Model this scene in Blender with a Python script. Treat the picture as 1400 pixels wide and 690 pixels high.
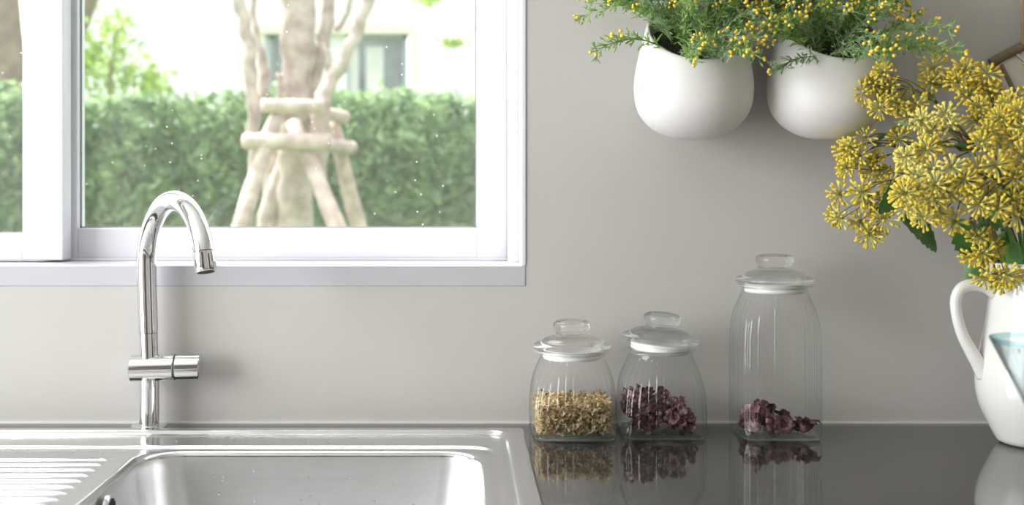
import bpy, bmesh, math, random
import numpy as np
from mathutils import Vector, Matrix, Quaternion

# ------------------------------------------------------------------ scene, camera, light
scene = bpy.context.scene
C = scene.collection
for o in list(bpy.data.objects):
    bpy.data.objects.remove(o)

F, UX, VY = 1700.0, 632.0, 270.0          # focal length and vanishing point in photo pixels
D, CZ, H = 1.77, 0.90, 0.321              # camera to wall, counter height, eye above counter
CAMZ = CZ + H

def P(u, v, d):
    """photo pixel at depth d from the camera -> world point"""
    return Vector(((u - UX) * d / F, d - D, CAMZ - (v - VY) * d / F))

cam_d = bpy.data.cameras.new('camera')
cam = bpy.data.objects.new('camera', cam_d)
C.objects.link(cam)
cam.location = (0, -D, CAMZ)
cam.rotation_euler = (math.pi / 2, 0, 0)
cam_d.sensor_width = 36.0
cam_d.lens = 36.0 * F / 1400
cam_d.shift_x = (700 - UX) / 1400
cam_d.shift_y = (VY - 345) / 1400
cam_d.clip_start = 0.02
cam_d.dof.use_dof = True
cam_d.dof.focus_distance = 1.66
cam_d.dof.aperture_fstop = 4.5
scene.camera = cam

vs = scene.view_settings
scene.display_settings.display_device = 'sRGB'
vs.view_transform = 'Standard'
vs.look = 'None'
vs.exposure = 0.12
vs.gamma = 1.0
vs.use_curve_mapping = False
cy = scene.cycles
cy.use_denoising = True
cy.max_bounces = 14
cy.transparent_max_bounces = 24
cy.transmission_bounces = 12
cy.sample_clamp_indirect = 6.0

world = bpy.data.worlds.new('sky')
scene.world = world
world.use_nodes = True
wn = world.node_tree
bg = wn.nodes['Background']
sky = wn.nodes.new('ShaderNodeTexSky')
sky.sky_type = 'NISHITA'
sky.sun_disc = False
sky.sun_elevation = math.radians(61)
sky.sun_rotation = math.radians(-55)
sky.air_density = 1.0
sky.dust_density = 3.5
sky.ozone_density = 1.0
hs_ = wn.nodes.new('ShaderNodeHueSaturation'); hs_.inputs['Saturation'].default_value = 0.16
wn.links.new(sky.outputs[0], hs_.inputs['Color'])
wn.links.new(hs_.outputs[0], bg.inputs[0])
bg.inputs[1].default_value = 0.64

SUN_AZ, SUN_ALT = math.radians(55), math.radians(61)
sun_dir = Vector((math.sin(SUN_AZ) * math.cos(SUN_ALT), -math.cos(SUN_AZ) * math.cos(SUN_ALT), -math.sin(SUN_ALT)))
sd = bpy.data.lights.new('sun_offscreen', 'SUN')
sd.energy = 8.5
sd.angle = math.radians(0.8)
sd.color = (1.0, 0.95, 0.87)
so = bpy.data.objects.new('sun_offscreen', sd)
C.objects.link(so)
so.location = (-3, 6, 7)
so.rotation_euler = sun_dir.to_track_quat('-Z', 'Y').to_euler()

def area(name, loc, target, sx, sy, power, col):
    l = bpy.data.lights.new(name, 'AREA')
    l.shape = 'RECTANGLE'; l.size = sx; l.size_y = sy; l.energy = power; l.color = col
    o = bpy.data.objects.new(name, l)
    C.objects.link(o)
    o.location = loc
    o.rotation_euler = (Vector(target) - Vector(loc)).to_track_quat('-Z', 'Y').to_euler()
    return o
# daylight entering by the opening in the left wall, set in the plane of that opening
area('window_left_offscreen', (-2.35, -1.45, 1.30), (0, -1.45, 1.30), 1.9, 2.1, 105, (0.97, 0.985, 1.0))

# ------------------------------------------------------------------ materials
def mat(name, col, rough=0.5, metal=0.0, var=0.06, scale=30.0, bump=0.0, bscale=None, spec=0.5, trans=0.0,
        coat=0.0, stretch=(1, 1, 1), col2=None, sub=0.0):
    m = bpy.data.materials.new(name)
    m.use_nodes = True
    nt = m.node_tree
    b = nt.nodes['Principled BSDF']
    b.inputs['Roughness'].default_value = rough
    b.inputs['Metallic'].default_value = metal
    b.inputs['Specular IOR Level'].default_value = spec
    if coat: b.inputs['Coat Weight'].default_value = coat; b.inputs['Coat Roughness'].default_value = 0.05
    if sub:
        b.inputs['Subsurface Weight'].default_value = sub
        b.inputs['Subsurface Radius'].default_value = (0.01, 0.008, 0.005)
    tc = nt.nodes.new('ShaderNodeTexCoord')
    mp = nt.nodes.new('ShaderNodeMapping'); mp.inputs['Scale'].default_value = stretch
    nz = nt.nodes.new('ShaderNodeTexNoise'); nz.inputs['Scale'].default_value = scale; nz.inputs['Detail'].default_value = 4
    cr = nt.nodes.new('ShaderNodeValToRGB')
    c = Vector(col[:3])
    a = c * (1 - var); bb = Vector(col2) if col2 else c * (1 + var)
    cr.color_ramp.elements[0].position = 0.3; cr.color_ramp.elements[1].position = 0.7
    cr.color_ramp.elements[0].color = (*a, 1); cr.color_ramp.elements[1].color = (*[min(1, x) for x in bb], 1)
    nt.links.new(tc.outputs['Object'], mp.inputs[0]); nt.links.new(mp.outputs[0], nz.inputs['Vector'])
    nt.links.new(nz.outputs['Fac'], cr.inputs[0]); nt.links.new(cr.outputs[0], b.inputs['Base Color'])
    if bump:
        n2 = nt.nodes.new('ShaderNodeTexNoise'); n2.inputs['Scale'].default_value = bscale or scale; n2.inputs['Detail'].default_value = 5
        nt.links.new(mp.outputs[0], n2.inputs['Vector'])
        bp = nt.nodes.new('ShaderNodeBump'); bp.inputs['Strength'].default_value = bump; bp.inputs['Distance'].default_value = 0.002
        nt.links.new(n2.outputs['Fac'], bp.inputs['Height']); nt.links.new(bp.outputs[0], b.inputs['Normal'])
    if trans:
        t = nt.nodes.new('ShaderNodeBsdfTranslucent'); mx = nt.nodes.new('ShaderNodeMixShader')
        mx.inputs[0].default_value = trans
        out = nt.nodes['Material Output']
        nt.links.new(cr.outputs[0], t.inputs[0])
        nt.links.new(b.outputs[0], mx.inputs[1]); nt.links.new(t.outputs[0], mx.inputs[2]); nt.links.new(mx.outputs[0], out.inputs[0])
    return m

def thin_glass(name, tint=(0.97, 0.985, 0.975), ior=1.5, specks=0.0, edge=(0.80, 0.86, 0.83)):
    """thin sheet of glass: clear through the middle, Fresnel reflection and deeper tint where seen edge-on"""
    m = bpy.data.materials.new(name); m.use_nodes = True
    nt = m.node_tree; nt.nodes.clear()
    out = nt.nodes.new('ShaderNodeOutputMaterial')
    tr = nt.nodes.new('ShaderNodeBsdfTransparent'); gl = nt.nodes.new('ShaderNodeBsdfGlossy'); gl.inputs['Roughness'].default_value = 0.01
    lw = nt.nodes.new('ShaderNodeLayerWeight'); lw.inputs[0].default_value = 0.5
    pw = nt.nodes.new('ShaderNodeMath'); pw.operation = 'POWER'; pw.inputs[1].default_value = 3.0
    mc = nt.nodes.new('ShaderNodeMixRGB'); mc.inputs[1].default_value = (*tint, 1); mc.inputs[2].default_value = (*edge, 1)
    r0 = ((ior - 1) / (ior + 1)) ** 2
    p5 = nt.nodes.new('ShaderNodeMath'); p5.operation = 'POWER'; p5.inputs[1].default_value = 5.0
    fr = nt.nodes.new('ShaderNodeMath'); fr.operation = 'MULTIPLY_ADD'; fr.inputs[1].default_value = 1 - r0; fr.inputs[2].default_value = r0
    nt.links.new(lw.outputs['Facing'], p5.inputs[0]); nt.links.new(p5.outputs[0], fr.inputs[0])
    mx = nt.nodes.new('ShaderNodeMixShader')
    L = nt.links.new
    L(lw.outputs['Facing'], pw.inputs[0]); L(pw.outputs[0], mc.inputs[0]); L(mc.outputs[0], tr.inputs[0])
    L(fr.outputs[0], mx.inputs[0]); L(tr.outputs[0], mx.inputs[1]); L(gl.outputs[0], mx.inputs[2])
    last = mx
    if specks:
        tc = nt.nodes.new('ShaderNodeTexCoord'); vo = nt.nodes.new('ShaderNodeTexVoronoi'); vo.inputs['Scale'].default_value = 55
        lt = nt.nodes.new('ShaderNodeMath'); lt.operation = 'LESS_THAN'; lt.inputs[1].default_value = 0.055
        nz = nt.nodes.new('ShaderNodeTexNoise'); nz.inputs['Scale'].default_value = 7
        gt = nt.nodes.new('ShaderNodeMath'); gt.operation = 'GREATER_THAN'; gt.inputs[1].default_value = 0.52
        mu = nt.nodes.new('ShaderNodeMath'); mu.operation = 'MULTIPLY'
        m2 = nt.nodes.new('ShaderNodeMath'); m2.operation = 'MULTIPLY_ADD'; m2.inputs[1].default_value = specks; m2.inputs[2].default_value = 0.022  # constant part veils the whole pane, putting haze over the garden view
        df = nt.nodes.new('ShaderNodeBsdfTranslucent'); df.inputs[0].default_value = (0.95, 0.95, 0.93, 1)
        mx2 = nt.nodes.new('ShaderNodeMixShader')
        L(tc.outputs['Object'], vo.inputs['Vector']); L(tc.outputs['Object'], nz.inputs['Vector'])
        L(vo.outputs['Distance'], lt.inputs[0]); L(nz.outputs['Fac'], gt.inputs[0])
        L(lt.outputs[0], mu.inputs[0]); L(gt.outputs[0], mu.inputs[1]); L(mu.outputs[0], m2.inputs[0])
        L(m2.outputs[0], mx2.inputs[0]); L(mx.outputs[0], mx2.inputs[1]); L(df.outputs[0], mx2.inputs[2])
        last = mx2
    L(last.outputs[0], out.inputs[0])
    return m

def solid_glass(name, col=(0.97, 0.99, 0.98), clear=0.45):
    """solid glass: refraction and reflection, part of the light passing straight"""
    m = bpy.data.materials.new(name); m.use_nodes = True
    nt = m.node_tree; nt.nodes.clear()
    out = nt.nodes.new('ShaderNodeOutputMaterial')
    g = nt.nodes.new('ShaderNodeBsdfGlass'); g.inputs['Color'].default_value = (*col, 1); g.inputs['IOR'].default_value = 1.48
    t = nt.nodes.new('ShaderNodeBsdfTransparent'); t.inputs[0].default_value = (*col, 1)
    mx = nt.nodes.new('ShaderNodeMixShader'); mx.inputs[0].default_value = clear
    nt.links.new(g.outputs[0], mx.inputs[1]); nt.links.new(t.outputs[0], mx.inputs[2]); nt.links.new(mx.outputs[0], out.inputs[0])
    return m

M = {}
M['wall'] = mat('greige_wall_paint', (0.505, 0.493, 0.470), 0.85, var=0.015, scale=6, bump=0.08, bscale=160)
M['room'] = mat('room_paint', (0.62, 0.60, 0.57), 0.9, var=0.02, scale=3)
M['ceil'] = mat('ceiling_paint', (0.80, 0.80, 0.79), 0.9, var=0.01, scale=3)
M['floor'] = mat('floor_tile', (0.42, 0.39, 0.35), 0.4, var=0.06, scale=4)
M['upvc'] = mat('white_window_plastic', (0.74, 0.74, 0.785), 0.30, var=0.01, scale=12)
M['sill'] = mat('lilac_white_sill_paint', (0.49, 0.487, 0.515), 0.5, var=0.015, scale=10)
M['gasket'] = mat('grey_gasket', (0.30, 0.31, 0.33), 0.6, var=0.03)
M['caulk'] = mat('caulk', (0.70, 0.68, 0.64), 0.6, var=0.03)
M['pane'] = thin_glass('window_glass', (0.985, 0.99, 0.985), specks=0.7, edge=(0.95, 0.97, 0.96))
M['jar'] = thin_glass('jar_glass', (0.998, 0.999, 0.998), 1.50, edge=(0.86, 0.90, 0.88))
M['lid'] = solid_glass('lid_glass', (0.995, 0.998, 0.996), 0.45)
M['jarbase'] = solid_glass('green_tinged_base_glass', (0.955, 0.985, 0.97), 0.6)
M['seal'] = mat('white_silicone', (0.88, 0.88, 0.87), 0.45, var=0.02, sub=0.1)
M['chrome'] = mat('polished_chrome', (0.80, 0.80, 0.81), 0.05, 1.0, var=0.01)
M['seam'] = mat('dark_seam', (0.10, 0.10, 0.11), 0.4, 0.6, var=0.05)
M['black'] = mat('black_slot', (0.01, 0.01, 0.012), 0.6, var=0.1)
M['steel'] = mat('brushed_steel', (0.62, 0.62, 0.625), 0.17, 0.97, var=0.03, scale=40, stretch=(1, 14, 14), bump=0.03, bscale=60)
M['satin'] = mat('satin_steel_bowl', (0.70, 0.70, 0.705), 0.33, 0.9, var=0.03, scale=30, stretch=(1, 6, 6))
M['pot'] = mat('matt_white_ceramic', (0.70, 0.69, 0.675), 0.5, var=0.02, scale=14, bump=0.03, bscale=60)
M['soil'] = mat('dark_moss', (0.035, 0.04, 0.02), 0.9, var=0.3, scale=90)
M['pitcher'] = mat('glossy_white_ceramic', (0.82, 0.81, 0.78), 0.16, var=0.01, coat=0.4)
M['sprig'] = mat('sprig_green', (0.26, 0.46, 0.10), 0.6, var=0.25, scale=60, trans=0.35, col2=(0.45, 0.63, 0.24))
M['sprig2'] = mat('grey_green_sprig', (0.28, 0.46, 0.20), 0.6, var=0.25, scale=60, trans=0.35, col2=(0.52, 0.66, 0.42))
M['bud'] = mat('yellow_bud', (0.85, 0.58, 0.04), 0.55, var=0.12, scale=200, col2=(0.95, 0.74, 0.12))
M['umbel'] = mat('mustard_umbel', (0.84, 0.60, 0.04), 0.55, var=0.15, scale=90, trans=0.18, col2=(0.93, 0.82, 0.14))
M['umbel_pale'] = mat('pale_lemon_umbel', (0.85, 0.69, 0.08), 0.55, var=0.12, scale=90, trans=0.18, col2=(0.90, 0.84, 0.30))
M['stalk'] = mat('lime_flower_stalk', (0.58, 0.55, 0.14), 0.55, var=0.15, scale=90, trans=0.2, col2=(0.74, 0.76, 0.34))
M['twig'] = mat('brown_green_twig', (0.17, 0.12, 0.05), 0.6, var=0.3, scale=50, col2=(0.28, 0.26, 0.10))
M['gstem'] = mat('green_flower_stem', (0.16, 0.33, 0.06), 0.5, var=0.15, scale=50)
M['leaf'] = mat('dark_green_leaf', (0.06, 0.18, 0.04), 0.45, var=0.25, scale=45, trans=0.2, col2=(0.12, 0.28, 0.07))
M['smallleaf'] = mat('sage_leaf', (0.22, 0.38, 0.16), 0.55, var=0.2, scale=60, trans=0.2)
M['canvas'] = mat('white_canvas', (0.72, 0.68, 0.62), 0.9, var=0.05, scale=120, bump=0.15, bscale=500)
M['trimcloth'] = mat('brown_webbing', (0.22, 0.16, 0.10), 0.9, var=0.12, scale=150, bump=0.2, bscale=600)
M['strap'] = mat('tan_leather', (0.45, 0.30, 0.17), 0.7, var=0.1, scale=80)
M['beige'] = mat('dried_beige_petal', (0.50, 0.33, 0.12), 0.8, var=0.55, scale=230, trans=0.4, col2=(0.86, 0.72, 0.46))
M['hib'] = mat('dried_hibiscus', (0.050, 0.011, 0.018), 0.55, var=0.5, scale=190, trans=0.06, col2=(0.21, 0.085, 0.10))
M['hib2'] = mat('pale_dried_hibiscus', (0.13, 0.03, 0.045), 0.55, var=0.5, scale=170, trans=0.06, col2=(0.52, 0.36, 0.35))
M['martini'] = thin_glass('cocktail_glass', (0.95, 0.97, 0.97), 1.5, edge=(0.55, 0.66, 0.66))
M['turq'] = thin_glass('turquoise_rim_glass', (0.72, 0.87, 0.88), 1.5, edge=(0.30, 0.58, 0.62))
M['greenprint'] = mat('green_enamel', (0.22, 0.50, 0.06), 0.4, var=0.1)
M['darkprint'] = mat('maroon_enamel', (0.10, 0.02, 0.03), 0.4, var=0.1)
M['hedge'] = mat('hedge_leaf', (0.15, 0.31, 0.14), 0.5, var=0.45, scale=9, trans=0.42, col2=(0.42, 0.58, 0.30))
M['brightleaf'] = mat('bright_green_leaf', (0.22, 0.40, 0.07), 0.5, var=0.35, scale=8, trans=0.45, col2=(0.45, 0.60, 0.14))  # bright green of the twig, crown and shrub leaves
M['bark'] = mat('pale_bark', (0.42, 0.325, 0.275), 0.85, var=0.25, scale=16, bump=0.6, bscale=40, col2=(0.64, 0.55, 0.50))
M['barkdark'] = mat('brown_bark', (0.24, 0.19, 0.14), 0.9, var=0.3, scale=12, bump=0.5, bscale=30)
M['log'] = mat('weathered_pole', (0.46, 0.345, 0.29), 0.85, var=0.25, scale=14, bump=0.5, bscale=40, col2=(0.70, 0.59, 0.53))
M['house'] = mat('white_render', (0.86, 0.86, 0.87), 0.9, var=0.01, scale=2)
M['cream'] = mat('cream_render', (0.86, 0.78, 0.68), 0.9, var=0.02, scale=4)
M['alu'] = mat('grey_aluminium', (0.36, 0.40, 0.44), 0.4, 0.3, var=0.05)
M['hglass'] = mat('dark_house_glass', (0.16, 0.19, 0.21), 0.05, var=0.3, scale=2.5, col2=(0.36, 0.39, 0.41))
M['curtain'] = mat('house_curtain', (0.72, 0.70, 0.70), 0.9, var=0.08, scale=6)
M['lawn'] = mat('lawn', (0.10, 0.20, 0.05), 0.9, var=0.3, scale=20)
M['darkwood'] = mat('dark_wood', (0.045, 0.035, 0.028), 0.5, var=0.3, scale=8, stretch=(8, 8, 1))
M['cabinet'] = mat('white_cabinet', (0.70, 0.69, 0.67), 0.4, var=0.02)

def granite():
    m = bpy.data.materials.new('dark_grey_granite'); m.use_nodes = True
    nt = m.node_tree; b = nt.nodes['Principled BSDF']
    b.inputs['Roughness'].default_value = 0.045
    b.inputs['Specular IOR Level'].default_value = 1.0
    tc = nt.nodes.new('ShaderNodeTexCoord')
    v = nt.nodes.new('ShaderNodeTexVoronoi'); v.inputs['Scale'].default_value = 420
    cr = nt.nodes.new('ShaderNodeValToRGB')
    e = cr.color_ramp.elements
    e[0].position = 0.0; e[0].color = (0.018, 0.0175, 0.017, 1)
    e[1].position = 1.0; e[1].color = (0.20, 0.19, 0.18, 1)
    k = cr.color_ramp.elements.new(0.80); k.color = (0.040, 0.039, 0.037, 1)
    L = nt.links.new
    L(tc.outputs['Object'], v.inputs['Vector']); L(v.outputs['Color'], cr.inputs[0]); L(cr.outputs[0], b.inputs['Base Color'])
    return m
M['granite'] = granite()

# ------------------------------------------------------------------ helpers
def mesh(name, verts, faces, m, smooth=False):
    me = bpy.data.meshes.new(name)
    me.from_pydata([tuple(v) for v in verts], [], faces)
    me.materials.append(M[m] if isinstance(m, str) else m)
    if smooth:
        me.polygons.foreach_set('use_smooth', [True] * len(me.polygons))
    me.update()
    return me

def put(name, me, parent=None, loc=None, rot=None, kind=None):
    o = bpy.data.objects.new(name, me)
    C.objects.link(o)
    if parent is not None: o.parent = parent
    if loc is not None: o.location = loc
    if rot is not None: o.rotation_euler = rot
    if kind: o['kind'] = kind
    return o

def tag(o, label, cat, group=None, kind=None):
    o['label'] = label; o['category'] = cat
    if group: o['group'] = group
    if kind: o['kind'] = kind
    return o

def thing(name, loc, label, cat, group=None, rot=(0, 0, 0)):
    o = bpy.data.objects.new(name, None)
    o.empty_display_size = 0.03
    C.objects.link(o)
    o.location = loc; o.rotation_euler = rot
    return tag(o, label, cat, group)

class MB:
    """collects geometry for ONE mesh"""
    def __init__(s): s.v = []; s.f = []
    def add(s, vs, fs):
        n = len(s.v); s.v += [Vector(v) for v in vs]; s.f += [tuple(i + n for i in f) for f in fs]; return s
    def box(s, x0, x1, y0, y1, z0, z1):
        return s.add([(x0, y0, z0), (x1, y0, z0), (x1, y1, z0), (x0, y1, z0), (x0, y0, z1), (x1, y0, z1), (x1, y1, z1), (x0, y1, z1)],
                     [(0, 3, 2, 1), (4, 5, 6, 7), (0, 1, 5, 4), (1, 2, 6, 5), (2, 3, 7, 6), (3, 0, 4, 7)])
    def rings(s, rings, close0=True, close1=True):
        n = len(rings[0]); vs = [p for r in rings for p in r]; fs = []
        for i in range(len(rings) - 1):
            for j in range(n):
                k = (j + 1) % n
                fs.append((i * n + j, i * n + k, (i + 1) * n + k, (i + 1) * n + j))
        if close0: fs.append(tuple(range(n - 1, -1, -1)))
        if close1: fs.append(tuple((len(rings) - 1) * n + j for j in range(n)))
        return s.add(vs, fs)
    def tube(s, pts, radii, n=10, cap=True):
        pts = [Vector(p) for p in pts]
        if not hasattr(radii, '__len__'): radii = [radii] * len(pts)
        t0 = (pts[1] - pts[0]).normalized()
        up = Vector((0, 0, 1)) if abs(t0.z) < 0.9 else Vector((1, 0, 0))
        nrm = t0.cross(up).normalized()
        prev = t0; rings = []
        for i, p in enumerate(pts):
            t = (pts[min(i + 1, len(pts) - 1)] - pts[max(i - 1, 0)]).normalized()
            q = prev.rotation_difference(t); nrm = (q @ nrm).normalized(); prev = t
            bn = t.cross(nrm)
            rings.append([p + (nrm * math.cos(a) + bn * math.sin(a)) * radii[i] for a in [2 * math.pi * k / n for k in range(n)]])
        return s.rings(rings, cap, cap)
    def lathe(s, prof, n=48, center=(0, 0), close0=True, close1=True):
        rings = [[(center[0] + r * math.cos(2 * math.pi * k / n), center[1] + r * math.sin(2 * math.pi * k / n), z) for k in range(n)] for r, z in prof]
        return s.rings(rings, close0, close1)
    def mesh(s, name, m, smooth=False): return mesh(name, s.v, s.f, m, smooth)
    def build(s, name, m, parent=None, loc=None, smooth=False, bevel=0, kind=None, angle=None):
        o = put(name, s.mesh(name, m, smooth), parent, loc, kind=kind)
        if bevel:
            b = o.modifiers.new('bevel', 'BEVEL'); b.width = bevel; b.segments = 2; b.limit_method = 'ANGLE'
        if angle:
            sharp(o.data, angle)
        return o

def sharp(me, ang):
    bm = bmesh.new(); bm.from_mesh(me)
    for e in bm.edges:
        if len(e.link_faces) == 2 and e.calc_face_angle(0) > ang: e.smooth = False
    bm.to_mesh(me); bm.free()

def bez(p0, p1, p2, n):
    p0, p1, p2 = Vector(p0), Vector(p1), Vector(p2)
    return [p0 * (1 - t) ** 2 + p1 * 2 * t * (1 - t) + p2 * t * t for t in [i / n for i in range(n + 1)]]

def smoothpath(pts, sub=6):
    pts = [Vector(p) for p in pts]; out = []
    for i in range(len(pts) - 1):
        a, b, c, d = pts[max(i - 1, 0)], pts[i], pts[i + 1], pts[min(i + 2, len(pts) - 1)]
        for k in range(sub):
            t = k / sub
            out.append(0.5 * ((2 * b) + (c - a) * t + (2 * a - 5 * b + 4 * c - d) * t * t + (3 * b - a - 3 * c + d) * t ** 3))
    out.append(pts[-1]); return out

def lerp(prof, z):
    """piecewise smooth radius from (z, r) list"""
    zs = [p[0] for p in prof]; rs = [p[1] for p in prof]
    return float(np.interp(z, zs, rs))

R = random.Random(7)

# ------------------------------------------------------------------ the room
def struct(o): o['kind'] = 'structure'; return o

WX1 = 0.0844                                   # right reveal of the kitchen window
WX0, WZ0, WZ1 = -1.45, CZ + 0.195, CZ + 1.15   # left reveal, bottom and head of the opening
b = MB()
b.box(-2.3, WX0, 0, 0.2, 0, 2.6).box(WX1 + 0.006, 2.3, 0, 0.2, 0, 2.6)
b.box(WX0, WX1 + 0.006, 0, 0.2, 0, WZ0).box(WX0, WX1 + 0.006, 0, 0.2, WZ1, 2.6)
struct(b.build('wall_back', 'wall'))
struct(MB().box(-2.3, 2.3, -3.8, 0.2, -0.05, 0).build('floor', 'floor'))
struct(MB().box(-2.3, 2.3, -3.8, 0.2, 2.6, 2.65).build('ceiling', 'ceil'))
struct(MB().box(2.3, 2.4, -3.8, 0.2, 0, 2.6).build('wall_right', 'room'))
b = MB(); b.box(-2.4, -2.3, -3.8, -2.4, 0, 2.6).box(-2.4, -2.3, -0.5, 0.2, 0, 2.6).box(-2.4, -2.3, -2.4, -0.5, 2.35, 2.6).box(-2.4, -2.3, -2.4, -0.5, 0, 0.25)
struct(b.build('wall_left', 'room'))
struct(MB().box(-2.3, 2.3, -3.9, -3.8, 0, 2.6).build('wall_front', 'room'))

# dark cupboard and door added out of view to darken reflections in the chrome
tc_ = thing('added_dark_cupboard', (-0.85, -3.55, 0), 'unseen dark brown two-door cupboard added behind the camera for dark reflections', 'cupboard')
MB().box(-.55, .55, -.24, .22, 0, 2.2).build('carcass', 'darkwood', tc_)
for s_ in (-1, 1):
    dr = MB().box(min(s_ * .545, s_ * .003), max(s_ * .545, s_ * .003), .22, .24, .06, 2.18).build('door', 'darkwood', tc_, bevel=.003)
    MB().tube([(s_ * .04, .262, .95), (s_ * .04, .262, 1.25)], .007, 8).build('handle', 'chrome', dr, smooth=True)
struct(MB().box(2.26, 2.30, -2.3, -1.3, 0, 2.1).build('added_dark_door', 'darkwood'))  # unseen dark door, added for the tap's reflections

# window sill board, slim casing, caulk line along the counter
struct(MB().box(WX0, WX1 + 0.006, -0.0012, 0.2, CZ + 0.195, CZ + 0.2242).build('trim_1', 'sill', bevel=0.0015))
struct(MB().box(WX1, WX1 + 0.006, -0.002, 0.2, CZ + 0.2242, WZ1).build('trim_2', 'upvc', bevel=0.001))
struct(MB().box(-1.6, 1.6, -0.003, 0, CZ, CZ + 0.003).build('trim_3', 'caulk'))

# sliding window: outer frame, room-side sash (left), garden-side sash (right)
win = bpy.data.objects.new('window_1', None); C.objects.link(win); win['kind'] = 'structure'
win['label'] = 'white sliding kitchen window with two glazed sashes above the sink'
win.location = (0, 0, CZ)
ZB = 0.2242; ZT = 1.15
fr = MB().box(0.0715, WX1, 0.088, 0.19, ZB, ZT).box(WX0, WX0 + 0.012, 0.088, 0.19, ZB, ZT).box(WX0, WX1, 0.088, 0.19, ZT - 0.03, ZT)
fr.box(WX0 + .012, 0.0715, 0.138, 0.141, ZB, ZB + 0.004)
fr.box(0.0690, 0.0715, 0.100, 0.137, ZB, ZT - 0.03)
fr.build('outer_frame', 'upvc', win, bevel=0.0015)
def sash(x0, x1, gx0, gx1, gz0, y0, y1, nm):
    gz1 = ZT - 0.09
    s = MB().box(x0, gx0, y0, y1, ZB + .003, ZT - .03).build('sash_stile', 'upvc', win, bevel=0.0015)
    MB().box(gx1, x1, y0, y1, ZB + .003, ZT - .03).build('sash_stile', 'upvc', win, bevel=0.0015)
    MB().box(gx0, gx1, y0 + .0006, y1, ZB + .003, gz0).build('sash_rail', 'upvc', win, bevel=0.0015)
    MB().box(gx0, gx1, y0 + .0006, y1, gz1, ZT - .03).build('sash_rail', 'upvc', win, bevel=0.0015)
    ym = (y0 + y1) / 2
    g = MB()
    w = 0.0022
    g.box(gx0, gx1, ym - .006, ym - .003, gz0, gz0 + w).box(gx0, gx1, ym - .006, ym - .003, gz1 - w, gz1)
    g.box(gx0, gx0 + w, ym - .006, ym - .003, gz0, gz1).box(gx1 - w, gx1, ym - .006, ym - .003, gz0, gz1)
    g.build('glazing_gasket', 'gasket', win)
    MB().box(gx0 - .004, gx1 + .004, ym - .002, ym + .002, gz0 - .004, gz1 + .004).build('glass_pane', 'pane', win)
sash(-1.435, -0.599, -1.37, -0.660, 0.267, 0.095, 0.135, 'a')
sash(-0.650, 0.0690, -0.5915, 0.0224, 0.274, 0.142, 0.180, 'b')

# counter slab with a cut-out for the sink
SX0, SX1, SY0, SY1 = -0.95, 0.0845, -0.555, -0.056      # sink outer edge
ct = MB()
hx0, hx1, hy0, hy1 = SX0 + .012, SX1 - .012, SY0 + .012, SY1 - .012
ct.box(-1.6, 1.6, hy1, 0.0, CZ - .03, CZ).box(-1.6, 1.6, -0.62, hy0, CZ - .03, CZ)
ct.box(-1.6, hx0, hy0, hy1, CZ - .03, CZ).box(hx1, 1.6, hy0, hy1, CZ - .03, CZ)
cto = ct.build('kitchen_worktop', 'granite')
tag(cto, 'dark grey speckled polished stone worktop running along the wall', 'worktop')

# base cabinets under the worktop (hollow carcasses)
for i, (x0, x1, lab) in enumerate(((-1.6, -0.98, 'white base cabinet under the drainboard end of the worktop'),
                                   (-0.97, 0.11, 'wide white base cabinet under the sink'),
                                   (0.12, 1.6, 'white base cabinet under the glass jars'))):
    t = thing('base_cabinet', ((x0 + x1) / 2, -0.3, 0), lab, 'cabinet')
    w = (x1 - x0) / 2 - .002
    MB().box(-w, -w + .018, -.28, .296, 0, CZ - .031).box(w - .018, w, -.28, .296, 0, CZ - .031).box(-w + .018, w - .018, -.28, .296, 0.1, .118).build('carcass', 'cabinet', t)
    for s in (-1, 1):
        dr = MB().box(min(s * w, s * .002), max(s * w, s * .002), -.30, -.281, .1, CZ - .04).build('door', 'cabinet', t, bevel=.002)
        MB().tube([(s * .04, -.32, .70), (s * .04, -.32, .80)], .005, 8).build('handle', 'chrome', dr, smooth=True)

# ------------------------------------------------------------------ sink
def rr(x, y, x0, x1, y0, y1, r):
    cx, cyy = (x0 + x1) / 2, (y0 + y1) / 2
    qx = np.abs(x - cx) - (x1 - x0) / 2 + r; qy = np.abs(y - cyy) - (y1 - y0) / 2 + r
    return np.hypot(np.maximum(qx, 0), np.maximum(qy, 0)) + np.minimum(np.maximum(qx, qy), 0) - r
def sst(a, b, x):
    t = np.clip((x - a) / (b - a), 0, 1); return t * t * (3 - 2 * t)
BX = (-0.405, 0.023, -0.50, -0.172, 0.052)
OX = (SX0, SX1, SY0, SY1, 0.007)
def deck(x, y):
    so_ = rr(x, y, *OX)
    z = 0.0042 * np.sqrt(np.clip(1 - (1 - np.clip(-so_ / .004, 0, 1)) ** 2, 0, 1))
    z = z - 0.0055 * sst(0, -0.007, rr(x, y, -0.93, 0.0625, -0.53, -0.074, 0.028))
    z = z - 0.0040 * sst(0, -0.010, rr(x, y, -0.925, 0.050, -0.525, -0.150, 0.05))
    rid = 0.5 + 0.5 * np.cos(2 * np.pi * (y + 0.226) / 0.0289)
    mask = sst(-0.428, -0.452, x) * sst(-0.200, -0.213, y) * sst(-0.515, -0.500, y) * sst(-0.915, -0.89, x)
    z = z + 0.0030 * (rid ** 2.6) * mask
    sb = rr(x, y, *BX)
    z = z - 0.007 * (1 - np.sqrt(np.clip(1 - (1 - np.clip(sb / .012, 0, 1)) ** 2, 0, 1)))
    return z
def contour(phi, box):
    c = np.array([-0.19, -0.335]); lo = np.zeros_like(phi); hi = np.full_like(phi, 1.5)
    for _ in range(40):
        m_ = (lo + hi) / 2
        ins = rr(c[0] + m_ * np.cos(phi), c[1] + m_ * np.sin(phi), *box) < 0
        lo = np.where(ins, m_, lo); hi = np.where(ins, hi, m_)
    return c[0] + lo * np.cos(phi), c[1] + lo * np.sin(phi)
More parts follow.
